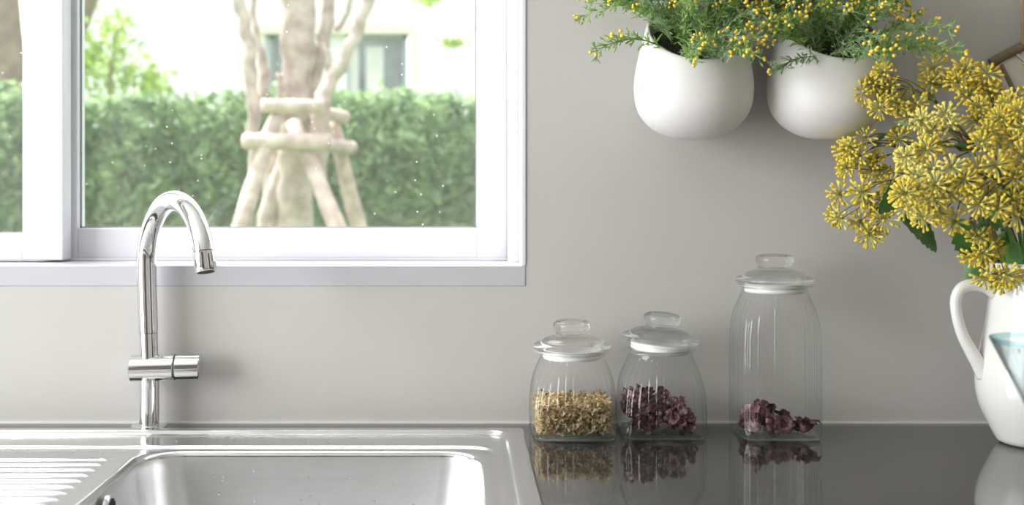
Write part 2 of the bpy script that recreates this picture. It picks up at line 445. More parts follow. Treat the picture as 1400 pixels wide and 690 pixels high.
ph = np.linspace(0, 2 * np.pi, 4001)[:-1]
xa, ya = contour(ph, BX); xo, yo = contour(ph, OX)
step = np.hypot(np.diff(np.r_[xa, xa[0]]), np.diff(np.r_[ya, ya[0]])) + 0.6 * np.hypot(np.diff(np.r_[xo, xo[0]]), np.diff(np.r_[yo, yo[0]]))
cum = np.r_[0, np.cumsum(step)]
NB = 900
phi = np.interp(np.arange(NB) / NB * cum[-1], cum, np.r_[ph, 2 * np.pi])
cang = [math.atan2(yy + 0.335, xx + 0.19) % (2 * math.pi) for xx in (SX0 + .002, SX1 - .002) for yy in (SY0 + .002, SY1 - .002)]
for a in cang: phi[np.argmin(np.abs(phi - a))] = a
xi, yi = contour(phi, BX); xo, yo = contour(phi, OX)
loops = []
# bowl: floor -> wall -> lip
dep = 0.165; rf = 0.045; rl = 0.006; taper = 0.018
bowl = []
for k in range(7): bowl.append((0.02 + (k / 6.0), None))
def inset(dist):
    bx = (BX[0] + dist, BX[1] - dist, BX[2] + dist, BX[3] - dist, max(BX[4] - dist * .25, .02))
    return contour(phi, bx)
seq = []
for k in range(9):                       # floor fillet
    a = math.pi / 2 * k / 8
    seq.append((taper + rf * (1 - math.sin(a)), -dep + rf * (1 - math.cos(a))))
zw0 = -dep + rf
ztop = float(deck(np.array([xi[0]]), np.array([yi[0]]))[0])
for k in range(1, 13):
    t = k / 12; seq.append((taper * (1 - t) ** 1.3, zw0 + (ztop - zw0) * t))
cx_, cy_ = -0.19, -0.335
for fz in (0.10, 0.25, 0.5, 0.75):
    x, y = inset(taper + rf)
    loops.append((cx_ + (x - cx_) * fz, cy_ + (y - cy_) * fz, np.full(NB, -dep - .004 * (1 - fz))))
for dist, z in seq:
    x, y = inset(dist) if dist > 1e-6 else (xi, yi)
    loops.append((x, y, np.full(NB, z)))
ts = np.r_[np.linspace(0, 0.10, 26), np.linspace(0.10, 0.90, 70)[1:], np.linspace(0.90, 1, 24)[1:]]
for t in ts[1:]:
    x = xi + (xo - xi) * t; y = yi + (yo - yi) * t
    loops.append((x, y, deck(x, y)))
loops.append((xo, yo, np.full(NB, -0.0)))
V = np.concatenate([np.stack(l, 1) for l in loops]); nl = len(loops)
ii = np.arange(NB); jj = (ii + 1) % NB
FA = np.concatenate([np.stack([k * NB + ii, k * NB + jj, (k + 1) * NB + jj, (k + 1) * NB + ii], 1) for k in range(nl - 1)])
sink = thing('inset_sink', (0, 0, CZ + 0.0003), 'brushed stainless steel inset sink with ribbed drainboard beside the basin', 'sink')
me = bpy.data.meshes.new('bowl_and_drainboard')
me.from_pydata(V.tolist(), [], FA.tolist()); me.materials.append(M['steel']); me.materials.append(M['satin'])
me.polygons.foreach_set('material_index', [1 if i < (4 + len(seq) - 1) * NB else 0 for i in range(len(me.polygons))])
me.polygons.foreach_set('use_smooth', [True] * len(me.polygons)); me.update()
put('bowl_and_drainboard', me, sink)
MB().lathe([(0.048, 0), (0.046, 0.002), (0.036, 0.001), (0.030, -0.004), (0.004, -0.006)], 40, (cx_, cy_)).build('drain_strainer', 'chrome', sink, (0, 0, -dep - .0005), smooth=True)
# overflow rosette on the left wall of the basin
ov = MB()
ovy, ovz = -0.375, -0.034
def ring_x(x, r): return [(x, ovy + r * math.cos(a), ovz + r * math.sin(a)) for a in [2 * math.pi * k / 28 for k in range(28)]]
ovx = BX[0] + 0.008
ov.rings([ring_x(ovx - .002, .021), ring_x(ovx + .002, .021), ring_x(ovx + .0035, .018), ring_x(ovx + .0035, .004)], False, True)
ovo = ov.build('overflow_cover', 'chrome', sink, smooth=True)
for k in range(-3, 4):
    hh = math.sqrt(.0175 ** 2 - (k * .0045) ** 2)
    MB().box(ovx + .0025, ovx + .0042, ovy + k * .0045 - .0011, ovy + k * .0045 + .0011, ovz - hh, ovz + hh).build('overflow_slot_shade', 'black', ovo)  # solid black bars paint the shade inside the slots

# ------------------------------------------------------------------ tap
fx, fy = -0.437, -0.034
tap = thing('kitchen_tap', (fx, fy, CZ), 'polished chrome gooseneck kitchen tap with a horizontal side lever, behind the sink', 'tap')
MB().lathe([(.0240, 0), (.0245, .001), (.0245, .0035), (.0235, .0045), (.0145, .0048)], 56).build('base_flange', 'chrome', tap, smooth=True, angle=.9)
MB().lathe([(.0140, .0045), (.0138, .02), (.0134, .085)], 40).build('column', 'chrome', tap, smooth=True, angle=.9)
zb = 0.0835
def xcyl(x0, x1, r, ch=.0012, tilt=.026):
    rs = []
    for x, q in ((x0, r - ch), (x0 + ch, r), (x1 - ch, r), (x1, r - ch)):
        rs.append([(x, q * math.cos(a), zb + x * tilt + q * math.sin(a)) for a in [2 * math.pi * k / 56 for k in range(56)]])
    return rs
MB().rings(xcyl(-.0255, .0362, .0188)).build('mixer_body', 'chrome', tap, smooth=True, angle=.5)
MB().rings(xcyl(.0362, .0374, .0180)).build('joint_ring', 'seam', tap, smooth=True, angle=.5)
MB().rings(xcyl(.0374, .0722, .0188)).build('side_lever', 'chrome', tap, smooth=True, angle=.5)
lean = -0.004
MB().tube([(0, 0, zb + .006), (lean * .3, 0, .132)], .0128, 40).build('neck_collar', 'chrome', tap, smooth=True, angle=.9)
MB().tube([(lean * .3, 0, .1318), (lean * .3, 0, .1328)], .0122, 40).build('joint_ring', 'seam', tap, smooth=True, angle=.9)
Rg = .0885; zc = .2285
hd = Vector((.108, -.136, 0)).normalized()
base = Vector((lean, 0, 0))
pts = [Vector((lean * .3, 0, .1328)), Vector((lean * .6, 0, .17)), Vector((lean * .9, 0, .21))]
for k in range(0, 41):
    a = math.radians(165) * k / 40
    pts.append(base + hd * (Rg * (1 - math.cos(a))) + Vector((0, 0, zc + Rg * math.sin(a))))
MB().tube(pts, .0136, 40).build('gooseneck_spout', 'chrome', tap, smooth=True, angle=.9)
tip = pts[-1]; td = (hd * math.sin(math.radians(165)) + Vector((0, 0, math.cos(math.radians(165))))).normalized()
MB().tube([tip, tip + td * .0008], .0130, 40).build('joint_ring', 'seam', tap, smooth=True, angle=.9)
ar = MB().tube([tip + td * .0008, tip + td * .026, tip + td * .0268], [.0142, .0140, .0132], 40).build('aerator_sleeve', 'chrome', tap, smooth=True, angle=.9)
MB().tube([tip + td * .0262, tip + td * .0272], .0110, 28).build('aerator_mesh', 'black', ar, smooth=True, angle=.9)

# ------------------------------------------------------------------ glass jars
def section(hw, p, n, ribs=0, amp=0.0):
    out = []
    for k in range(n):
        a = 2 * math.pi * k / n
        c, s = math.cos(a), math.sin(a)
        r = hw / (abs(c) ** p + abs(s) ** p) ** (1 / p)
        r *= 1 + amp * (abs(math.cos(ribs * a / 2)) ** .8 - 1)
        out.append((r * c, r * s))
    return out

def jar(name, loc, zs, hws, ps, zneck, label, lid_tilt=(0, 0, 0), lid_up=0.0, fill=None):
    """zs/hws/ps: outer profile up to the neck rim"""
    t = thing(name, loc, label, 'jar', 'ribbed glass storage jars')
    n = 384; th = 0.0024
    def ring(z, hw, p, amp):
        return [(x, y, z) for x, y in section(hw, p, n, 36, amp)]
    zz = np.linspace(zs[0], zs[-1], 46)
    hw = np.interp(zz, zs, hws); pp = np.interp(zz, zs, ps)
    for _ in range(3):
        hw[1:-1] = (hw[:-2] + 2 * hw[1:-1] + hw[2:]) / 4
    amp = [0.034 * float(sst(zs[0] + .004, zs[0] + .02, z) * (1 - sst(zneck - .012, zneck - .002, z))) for z in zz]
    b_ = MB()
    outer = [ring(z, h, p, a) for z, h, p, a in zip(zz, hw, pp, amp)]
    inner = [[(x, y, z) for x, y in section(h - th, p, n)] for z, h, p in zip(zz, hw, pp) if z > zs[0] + .007]
    b_.rings(outer, False, False)
    b_.build('jar_body', 'jar', t, smooth=True)
    # thick base slab
    b2 = MB()
    hb = float(hw[0])
    b2.rings([[(x, y, z) for x, y in section(q, ps[0], 96)] for q, z in ((hb - .004, 0), (hb - .0008, .0014), (hb - .0003, .004), (hb - .003, .0066))])
    b2.build('jar_base', 'jarbase', t, smooth=True, angle=.7)
    # neck and rim ring
    rn = float(hw[-1])
    rim = [(rn - .0005, zneck - .0005), (rn + .001, zneck + .0012), (.0515, zneck + .0022), (.0522, zneck + .0034), (.0515, zneck + .0046), (rn, zneck + .0052), (rn - .003, zneck + .0044), (rn - .0032, zneck - .0005)]
    b3 = MB().lathe(rim + [rim[0]], 96, close0=False, close1=False)
    b3.build('jar_rim', 'lid', t, smooth=True)
    # lid > knob, seal
    zl = zneck + .0055 + lid_up
    lid = put('lid', MB().lathe([(0.036, 0), (.0490, .0003), (.0515, .0014), (.0525, .0040), (.0522, .0066), (.0500, .0092), (.0455, .0104), (.0425, .0112), (.0405, .0128), (.0380, .0152), (.0330, .0172), (.0270, .0186), (.0228, .0200),
                                 (.0216, .0222), (.0228, .0252), (.0250, .0290), (.0257, .0325), (.0248, .0362), (.0215, .0388), (.0170, .0398), (.0130, .0392), (.002, .0388)], 96, close0=False).mesh('lid', 'lid', True), t, (0, 0, zl), lid_tilt)
    MB().lathe([(.0335, .0005), (.0345, .0060), (.030, .0120), (.018, .0150), (.004, .0160)], 64, close0=False).build('lid_hollow', 'lid', lid, smooth=True)
    MB().lathe([(.0360, .0004), (rn - .0035, .0002), (rn - .0030, -.0040), (rn - .0045, -.0060), (rn - .0030, -.0085), (rn - .0045, -.0118), (.0360, -.0118), (.0345, -.004), (.0360, .0004)], 96, close0=False, close1=False).build('silicone_seal', 'seal', lid, smooth=True)
    return t

SZ = [0, .004, .012, .03, .05, .07, .084, .096, .104, .110]
SH = [.0545, .0560, .0570, .0575, .0572, .0555, .0525, .0475, .0440, .0430]
SP = [7, 7, 6.5, 6, 5, 3.8, 2.9, 2.3, 2.05, 2.0]
J1 = (0.149, -0.085, CZ + .0002); J2 = (0.2695, -0.077, CZ + .0002); J3 = (0.4232, -0.085, CZ + .0002)
jar('storage_jar', J1, SZ, SH, SP, .110, 'squat ribbed glass jar holding crumbled beige dried petals, lid closed', (math.radians(1.5), math.radians(-1), 0))
jar('storage_jar', J2, SZ, SH, SP, .110, 'squat ribbed glass jar of dark red dried flowers with its lid tipped up', (math.radians(2), math.radians(4.5), 0), .0090)
TZ = [0, .004, .012, .04, .10, .135, .155, .172, .184, .193, .199]
TH = [.0515, .0530, .0538, .0543, .0543, .0540, .0530, .0505, .0465, .0440, .0432]
TP = [8, 8, 7.5, 7, 7, 6.5, 5.2, 3.6, 2.5, 2.1, 2.0]
jar('storage_jar', J3, TZ, TH, TP, .199, 'tall ribbed glass jar with a few dried red flowers on its bottom')

# crumbled petals: stuff nobody could count
rg = np.random.default_rng(3)
v_, f_ = [], []
def flake(c, s, rg):
    ax = rg.normal(size=3); ax /= np.linalg.norm(ax); q = Quaternion(Vector(ax), rg.uniform(0, 6.28))
    l, w, cu = s, s * rg.uniform(.35, .7), s * rg.uniform(-.5, .5)
    p = [(-l, 0, 0), (-l * .3, -w, cu), (-l * .2, w, cu * .6), (l * .4, -w * .8, cu * .2), (l * .5, w * .7, -cu), (l, 0, cu)]
    n = len(v_)
    for a in p:
        r = q @ Vector(a); v_.append((c[0] + r.x, c[1] + r.y, c[2] + r.z))
    for fc in ((0, 1, 2), (1, 3, 4, 2), (3, 5, 4)): f_.append(tuple(i + n for i in fc))
for k in range(5200):
    z = .0085 + .046 * rg.random() ** .9
    x, y = rg.uniform(-.0485, .0485, 2)
    top = .049 + .006 * math.sin(x * 160 + 1) * math.cos(y * 130) + .004 * math.sin(x * 420)
    if z > top: z = top - rg.random() * .006
    hwz = float(np.interp(z, SZ, SH)) - .0068
    if (abs(x) ** 5 + abs(y) ** 5) ** .2 > hwz: 
        x *= .9; y *= .9
    flake((x, y, z), rg.uniform(.0018, .0058), rg)
pet = put('dried_petals', mesh('dried_petals', v_, f_, 'beige'), None, J1)
tag(pet, 'heap of crumbled beige dried petals inside the squat jar by the sink', 'dried petals', kind='stuff')

# dried hibiscus: ragged cups with pointed curled lobes
def hibiscus(seed, m):
    r = random.Random(seed); b_ = MB()
    lobes = r.choice((5, 6, 7))
    for k in range(lobes):
        a0 = 2 * math.pi * k / lobes + r.uniform(-.2, .2)
        L = r.uniform(.009, .0135); wid = r.uniform(.0030, .0046)
        curl = r.uniform(.6, 1.9); tw = r.uniform(-.8, .8)
        rows = []
        for i in range(6):
            t = i / 5
            ang = .25 + curl * t * 1.25
            rad = L * (.15 + math.sin(min(ang, 2.6)) * .55 * t + .15 * t); zz_ = L * (math.sin(t * 1.5) * .9 - .55 * max(0, t - .45) * curl)
            w = wid * (math.sin(math.pi * (.18 + .80 * t)) ** .8) + .0003
            a = a0 + tw * t * .5
            c = Vector((math.cos(a) * rad, math.sin(a) * rad, zz_)); tg = Vector((-math.sin(a), math.cos(a), 0)); wr = Vector((0, 0, w * .35 * (-1) ** i))
            rows.append((c - tg * w + wr, c + Vector((math.cos(a), math.sin(a), 0)) * -.0012, c + tg * w - wr))
        vs_ = [p for q in rows for p in q]; fs_ = []
        for i in range(5):
            for j in range(2):
                fs_.append((i * 3 + j, i * 3 + j + 1, i * 3 + j + 4, i * 3 + j + 3))
        b_.add(vs_, fs_)
    b_.lathe([(.001, -.003), (.0034, -.001), (.0042, .002), (.003, .004)], 8)
    return b_.mesh('dried_hibiscus', m, True)
HM = [hibiscus(s, 'hib') for s in range(6)] + [hibiscus(s + 20, 'hib2') for s in range(3)]
r2 = random.Random(11)
placed = []
def drop_flowers(jl, count, hwmax, zfun, label, group, ms, sc=(.75, 1.1)):
    for k in range(count):
        for _ in range(30):
            x, y = r2.uniform(-hwmax, hwmax), r2.uniform(-hwmax, hwmax)
            z = zfun(x, y, k, count)
            if all((Vector((x, y, z)) - q).length > .0075 for q in placed): break
        placed.append(Vector((x, y, z)))
        o = put('dried_hibiscus', r2.choice(ms), None, (jl[0] + x, jl[1] + y, jl[2] + z), (r2.uniform(-1.9, 1.9), r2.uniform(-1.9, 1.9), r2.uniform(0, 6.3)))
        s = r2.uniform(*sc); o.scale = (s, s, s)
        tag(o, label, 'dried flower', group)
def pile(x, y, k, n):
    top = .046 - .022 * max(0, x / .045) + (.012 if (x < -.012 or (.0 < x < .022)) else 0) - .006 * (abs(y) / .045)
    t = (k + .5) / n
    return .0125 + (top - .0125) * (t ** .9) if top > .016 else .013
drop_flowers(J2, 150, .0425, pile, 'dark red dried hibiscus flower piled in the squat jar with the tipped lid', 'dried flowers in the second squat jar', HM[:7])
placed.clear()
spots = [(-.036, -.030, 1.25), (-.012, -.036, 1.05), (.006, -.028, 1.0), (.037, -.034, 1.3), (.024, .0, 1.1), (.004, .006, 1.1), (-.026, .0, 1.15), (-.030, .030, 1.2), (.0, .032, 1.1),
         (.020, .034, 1.05), (.016, -.014, 1.0), (-.016, .016, 1.1), (-.037, .012, 1.0), (-.024, -.014, 1.2), (-.008, -.014, 1.0), (.030, -.018, .9)]
for k, (x, y, s) in enumerate(spots):
    o = put('dried_hibiscus', HM[(k * 4 + 6) % 9], None, (J3[0] + x, J3[1] + y, J3[2] + .0075 + .0095 * s), (r2.uniform(-1.3, 1.3), r2.uniform(-1.3, 1.3), r2.uniform(0, 6.3)))
    s *= 1.5; o.location.x = J3[0] + x * .86; o.location.y = J3[1] + y * .86; o.scale = (s, s, s); o.location.z = J3[2] + .0068 - s * min((o.rotation_euler.to_matrix() @ q.co).z for q in o.data.vertices) + (.012 if k in (6, 11, 13) else 0)
    tag(o, 'dusty red dried hibiscus flower lying on the bottom of the tall jar', 'dried flower', 'dried flowers in the tall jar')

# ------------------------------------------------------------------ wall pots with sprigs
PROF = [(0, .014), (.0015, .027), (.005, .039), (.012, .0525), (.022, .0645), (.036, .0745), (.052, .0792), (.072, .0806), (.090, .0790), (.110, .0750), (.130, .0700), (.150, .0645), (.175, .058), (.21, .050)]
pz = np.array([p[0] for p in PROF]); pr = np.array([p[1] for p in PROF])
zfine = np.linspace(0, .21, 200); rfine = np.interp(zfine, pz, pr)
for _ in range(30): rfine[3:-1] = (rfine[2:-2] + 2 * rfine[3:-1] + rfine[4:]) / 4
def pot_r(z): return float(np.interp(z, zfine, rfine))
def wall_pot(loc, label, yaw):
    t = thing('wall_pot', loc, label, 'plant pot', 'white ceramic wall pots')
    n = 96; NS = 40
    def ztop(a): return .150 - .046 * (-math.sin(a - yaw)) ** 1 + .004 * math.cos(2 * a)
    outer, inner = [], []
    for i in range(NS + 1):
        s_ = i / NS; s_ = s_ ** 1.25
        ro, ri = [], []
        for k in range(n):
            a = 2 * math.pi * k / n
            z = ztop(a) * s_
            q = pot_r(z)
            x, y = q * math.cos(a), min(q * math.sin(a), .0795)
            ro.append((x, y, z))
            q2 = max(q - .005, .004); zi = .006 + (ztop(a) - .006) * s_
            q2 = max(pot_r(zi) - .005, .004)
            ri.append((q2 * math.cos(a), min(q2 * math.sin(a), .0745), zi))
        outer.append(ro); inner.append(ri)
    lip = [[((outer[-1][k][0] + inner[-1][k][0]) / 2, (outer[-1][k][1] + inner[-1][k][1]) / 2, outer[-1][k][2] + .0016) for k in range(n)]]
    MB().rings(outer + lip + inner[::-1], True, True).build('pot_shell', 'pot', t, smooth=True)
    so_ = []
    for k in range(n):
        a = 2 * math.pi * k / n; z = ztop(a) - .030; q = pot_r(z) - .0056
        so_.append((q * math.cos(a), min(q * math.sin(a), .073), z))
    cz_ = sum(p[2] for p in so_) / n
    MB().add([(0, 0, cz_ + .008)] + so_, [(0, 1 + k, 1 + (k + 1) % n) for k in range(n)]).build('moss_filling', 'soil', t, smooth=True)
    return t

def make_sprig(seed, L, up=1.0):
    """feathery sprig rising along +z and bending to +x; returns (greens, buds)"""
    r = random.Random(seed); g = MB(); bd = MB()
    path = bez((0, 0, 0), (L * r.uniform(.05, .25), 0, L * .55), (L * r.uniform(.45, .75), L * r.uniform(-.15, .15), L * r.uniform(.70, .90)), 14)
    g.tube(path, [.0011 - .0006 * i / 14 for i in range(15)], 5)
    def leaf(p, d, l, w):
        d = d.normalized(); s_ = d.cross(Vector((r.uniform(-1, 1), r.uniform(-1, 1), r.uniform(-1, 1)))).normalized(); nn = d.cross(s_)
        g.add([p, p + d * l * .4 + s_ * w + nn * w * .4, p + d * l, p + d * l * .4 - s_ * w + nn * w * .4, p + d * l * .45], [(0, 1, 4), (1, 2, 4), (2, 3, 4), (3, 0, 4)])
    def cluster(p, d, l):
        d = d.normalized()
        for k in range(r.choice((2, 3, 4, 5))):
            dd = (d + Vector((r.uniform(-1, 1), r.uniform(-1, 1), r.uniform(-1, 1))) * .75).normalized()
            e = p + dd * l * r.uniform(.6, 1.2)
            g.tube([p, e], [.0005, .0006], 4)
            bd.tube([e - dd * .0012, e, e + dd * .0014, e + dd * .0028, e + dd * .0034], [.0006, .0017, .0023, .0018, .0006], 7)
    for i in range(2, 15):
        p = path[i]; tg = (path[min(i + 1, 14)] - path[i - 1]).normalized()
        for k in range(4):
            dd = (tg * .7 + Vector((r.uniform(-1, 1), r.uniform(-1, 1), r.uniform(-1, 1))) * .9)
            l = r.uniform(.008, .017)
            leaf(p, dd, l, .0014)
            for q in range(2):
                leaf(p + dd.normalized() * l * r.uniform(.35, .7), dd.normalized() + Vector((r.uniform(-1, 1), r.uniform(-1, 1), r.uniform(-1, 1))) * .7, l * .6, .0012)
        if i in (6, 8, 10, 12):
            dd = (tg * .8 + Vector((r.uniform(-1, 1), r.uniform(-1, 1), r.uniform(-.6, .8))) * .8).normalized()
            e = p + dd * r.uniform(.015, .032)
            g.tube([p, (p + e) / 2 + Vector((0, 0, .001)), e], [.0008, .0007, .0006], 4)
            leaf((p + e) / 2, dd + Vector((0, 0, .5)), .010, .0009)
            if r.random() < .45: cluster(e, dd, .009)
    cluster(path[-1], path[-1] - path[-3], .010)
    return g, bd
SPR = []
for s in range(9):
    g, bd = make_sprig(100 + s, R.uniform(.095, .135))
    SPR.append((g.mesh('sprig', 'sprig' if s % 3 else 'sprig2', True), bd.mesh('yellow_buds', 'bud', True)))
def pot_plant(loc, label, seed, n):
    t = thing('bud_plant', loc, label, 'plant', 'yellow budded plants in the wall pots')
    r = random.Random(seed)
    for k in range(n):
        gm, bm_ = SPR[r.randrange(len(SPR))]
        front = k < n * .60
        a = r.uniform(math.pi * 1.02, math.pi * 1.98) if front else r.uniform(0, 2 * math.pi)
        fr_ = max(0, -math.sin(a))
        rad = r.uniform(.008, .040)
        x, y = rad * math.cos(a), rad * math.sin(a)
        y = min(y, .03)
        z = .146 - .046 * max(-1, min(1, -y / .055)) - .014 + (.012 if fr_ < .6 else 0)
        lean = r.uniform(.0, .30) + .55 * fr_ ** 2 * r.random() if front else r.uniform(-.3, .25)
        if y > -.005 and math.sin(a) > 0: lean *= .3
        if k % 6 == 1:        # overhanging the low front lip
            a = r.uniform(math.pi * 1.22, math.pi * 1.78)
            x, y = .050 * math.cos(a), .050 * math.sin(a)
            z = .146 - .046 * (-math.sin(a)) * .95 - .002; lean = r.uniform(.65, 1.05)
        elif k % 11 == 3:     # reaching out sideways above the rim
            a = r.choice((0.06, math.pi + .1, math.pi * 1.12, -.2)); x, y = .035 * math.cos(a), -.01; z = .163; lean = r.uniform(.45, .8)
        o = put('sprig', gm, t, (x, y, z))
        o.rotation_euler = (Matrix.Rotation(a + r.uniform(-.5, .5), 3, 'Z') @ Matrix.Rotation(lean, 3, 'Y') @ Matrix.Rotation(r.uniform(-.4, .4), 3, 'X')).to_euler()
        s_ = r.uniform(.8, 1.12); o.scale = (s_, s_, s_)
        put('yellow_buds', bm_, o, kind='stuff')
    return t
dA = 1.688
pa = P(948, 191, dA); pb = P(1131, 190, dA)
potA = (pa.x, -.0822, pa.z); potB = (pb.x, -.0822, pb.z)
wall_pot(potA, 'white ceramic wall pot of budded sprigs hanging nearer to the window', 0.0)
wall_pot(potB, 'white ceramic wall pot of budded sprigs partly behind the yellow bouquet', 0.12)
pot_plant(potA, 'bushy green plant with small yellow buds in the wall pot nearer to the window', 5, 64)
pot_plant(potB, 'bushy green plant with small yellow buds in the wall pot beside the bouquet', 9, 64)

# ------------------------------------------------------------------ pitcher
pd = 1.6225
pc = P(1421, 606, pd); pit = (pc.x, pd - D, CZ + .0004)
pt = thing('pitcher', pit, 'glossy white ceramic pitcher with a loop handle holding the yellow bouquet', 'pitcher')
pp_ = [(.0, .046), (.002, .0515), (.006, .0535), (.014, .0580), (.03, .0660), (.05, .0745), (.07, .0788), (.09, .0788), (.11, .0755), (.135, .0700), (.16, .0655), (.185, .0625), (.205, .0605), (.222, .0600), (.2345, .0615)]
pzz = np.linspace(0, .2345, 60); prr = np.interp(pzz, [p[0] for p in pp_], [p[1] for p in pp_])
for _ in range(4): prr[4:-1] = (prr[3:-2] + 2 * prr[4:-1] + prr[5:]) / 4
def pring(r, z, inner):
    out = []
    for k in range(80):
        a = 2 * math.pi * k / 80
        sp = max(0, math.cos(a)) ** 6 * float(sst(.17, .2345, z))
        out.append(((r + .026 * sp) * math.cos(a), r * math.sin(a), z + .012 * sp * float(sst(.19, .2345, z))))
    return out
rings = [pring(r, z, 0) for r, z in zip(prr, pzz)] + [pring(prr[-1] - .002, .2362, 0)] + [pring(max(r - .0045, .01), max(z, .006), 1) for r, z in zip(prr[::-1], pzz[::-1])]
MB().rings(rings).build('pitcher_body', 'pitcher', pt, smooth=True)
def pl(u, v): q = P(u, v, pd); return (q.x - pit[0], 0, q.z - pit[2])
hp = smoothpath([pl(1364, 402), pl(1350, 392), pl(1334, 389), pl(1316, 393), pl(1307, 408), pl(1308, 430), pl(1315, 455), pl(1326, 477), pl(1337, 496), pl(1346, 514)], 6)
hb = MB(); 
prof = [.0085 + .0015 * math.cos(i / len(hp) * 6) for i in range(len(hp))]
hb.tube(hp, prof, 20).build('handle', 'pitcher', pt, smooth=True)

# ------------------------------------------------------------------ bouquet
def make_umbel(seed, m, n=22, L=.0155, spread=1.9):
    n += 2; L *= 1.06
    r = random.Random(seed); b_ = MB()
    for k in range(n):
        t = (k + .5) / n
        th_ = spread * math.sqrt(t) * r.uniform(.9, 1.05)
        a = k * 2.39996 + r.uniform(-.15, .15)
        d0 = Vector((math.sin(th_ * .75) * math.cos(a), math.sin(th_ * .75) * math.sin(a), math.cos(th_ * .75)))
        d1 = Vector((math.sin(th_ * 1.12) * math.cos(a), math.sin(th_ * 1.12) * math.sin(a), math.cos(th_ * 1.12)))
        l = L * r.uniform(.85, 1.1)
        p1 = d0 * l * .45; p2 = p1 + d1 * l * .25; p3 = p2 + d1 * l * .16; p4 = p3 + d1 * l * .14; p5 = p4 + d1 * l * .05
        b_.tube([Vector((0, 0, 0)), p1, p2, p3, p4, p5], [.00045, .0005, .0009, .00175, .00190, .0008], 6)
    b_.lathe([(.0006, -.003), (.0016, -.0005), (.0018, .001), (.0006, .002)], 6)
    me_ = b_.mesh('umbel', m, True)
    me_.materials.append(M['stalk'])
    me_.polygons.foreach_set('material_index', [1 if (i >= n * 32 or i % 32 < 12 or i % 32 == 30) else 0 for i in range(len(me_.polygons))])
    return me_
UM = [make_umbel(s, 'umbel', R.choice((18, 21, 24)), R.uniform(.0145, .0175), R.uniform(1.5, 2.0)) for s in range(6)]
UP = [make_umbel(s + 40, 'umbel_pale', R.choice((18, 22)), R.uniform(.014, .0165), R.uniform(1.5, 2.0)) for s in range(4)]

def leaf_mesh(L, W, m, serr=0.0, bend=.3, seed=0):
    r = random.Random(seed); vs_, fs_ = [], []; n = 14
    for i in range(n + 1):
        t = i / n
        w = W * math.sin(math.pi * min(1, t * .93 + .04)) ** .8 * (1 + serr * (.5 if i % 2 else -.5))
        z = -bend * L * t * t
        for j, s_ in enumerate((-1, -.5, 0, .5, 1)):
            vs_.append((L * t, w * s_, z + abs(s_) * w * .25))
    for i in range(n):
        for j in range(4): fs_.append((i * 5 + j, i * 5 + j + 1, i * 5 + j + 6, i * 5 + j + 5))
    return mesh('leaf', vs_, fs_, m, True)
LM = [leaf_mesh(.075, .020, 'leaf', .25, .25, 1), leaf_mesh(.06, .022, 'leaf', .22, .4, 2)]
LS = [leaf_mesh(.022, .0055, 'smallleaf', 0, .2, 3), leaf_mesh(.017, .005, 'smallleaf', 0, .35, 4)]

def ZP(x, y, d): return P(1120 + x / 2.157, 70 + y / 2.157, d)
mouth = Vector((pit[0], pit[1], CZ + .232))
def branch(label, pts_, d0, pale=.3, mo=(0, 0), seed=0, leaves=(), arch=.06, hub=None):
    r = random.Random(seed)
    world = [ZP(x, y, d0 + r.uniform(-.022, .022)) for x, y in pts_]
    world += [ZP(x + r.uniform(-24, 24), y + r.uniform(-22, 22), d0 + r.uniform(.01, .06)) for x, y in pts_ if r.random() < .45]
    cen = sum(world, Vector()) / len(world)
    root = mouth + Vector((mo[0], mo[1], -.10))
    t = thing('flower_branch', root, label, 'flower', 'yellow umbel branches in the pitcher')
    rim = mouth + Vector((mo[0] * 1.05, mo[1] * 1.05, .004))
    L_ = lambda p: p - root
    hubp = ZP(hub[0], hub[1], d0) if hub else cen * .72 + rim * .28 + Vector((0, 0, arch * .5))
    stem = smoothpath([Vector((0, 0, 0)), L_(rim), L_(rim * .5 + hubp * .5 + Vector((0, 0, arch))), L_(hubp)], 8)
    k = len(stem)
    split = 10
    MB().tube(stem[:split + 1], [.0030 - .0004 * i / split for i in range(split + 1)], 8).build('stem', 'gstem', t, smooth=True)
    st2 = MB().tube(stem[split:], [.0022 - .0010 * i / (k - split) for i in range(k - split)], 7)
    for i, p in enumerate(world):
        j = r.randrange(int(k * .72), k)
        s0 = stem[j]; e = L_(p)
        dirv = (e - s0)
        out = (dirv.normalized() + Vector((r.uniform(-.3, .3), -.55 + r.uniform(-.3, .2), r.uniform(-.25, .55)))).normalized()
        tw = bez(s0, (s0 + e) / 2 + Vector((r.uniform(-.008, .008), 0, .010 + r.uniform(0, .014))), e - out * .003, 8)
        st2.tube(tw, [.0011 - .0004 * q / 8 for q in range(9)], 5)
        ms = UP if r.random() < pale else UM
        o = put('umbel', r.choice(ms), t, e)
        o.rotation_euler = out.to_track_quat('Z', 'Y').to_euler()
        s_ = r.uniform(.92, 1.18); o.scale = (s_, s_, s_)
    st2.build('twigs', 'twig', t, smooth=True)
    for (x, y, dd, big, ang, tilt) in leaves:
        o = put('leaf', (LM if big else LS)[r.randrange(2)], t, L_(ZP(x, y, dd)))
        o.rotation_euler = (r.uniform(-.3, .3) + (1.1 if big else .6), tilt, ang)
    return t
branch('yellow umbel branch arching over in front of the second wall pot', [(192, 65), (135, 122), (215, 108), (180, 165), (262, 192), (285, 150), (235, 150), (165, 95)], 1.60, .05, (-.03, .01), 1, [(335, 150, 1.60, 0, 1.4, -.9)], hub=(270, 110))
branch('upright yellow umbel branch at the top of the bouquet, toward the second wall pot', [(340, 52), (375, 90), (430, 60), (412, 92), (335, 95)], 1.60, .1, (-.01, .02), 2, [(355, 110, 1.6, 0, 1.0, -.6)])
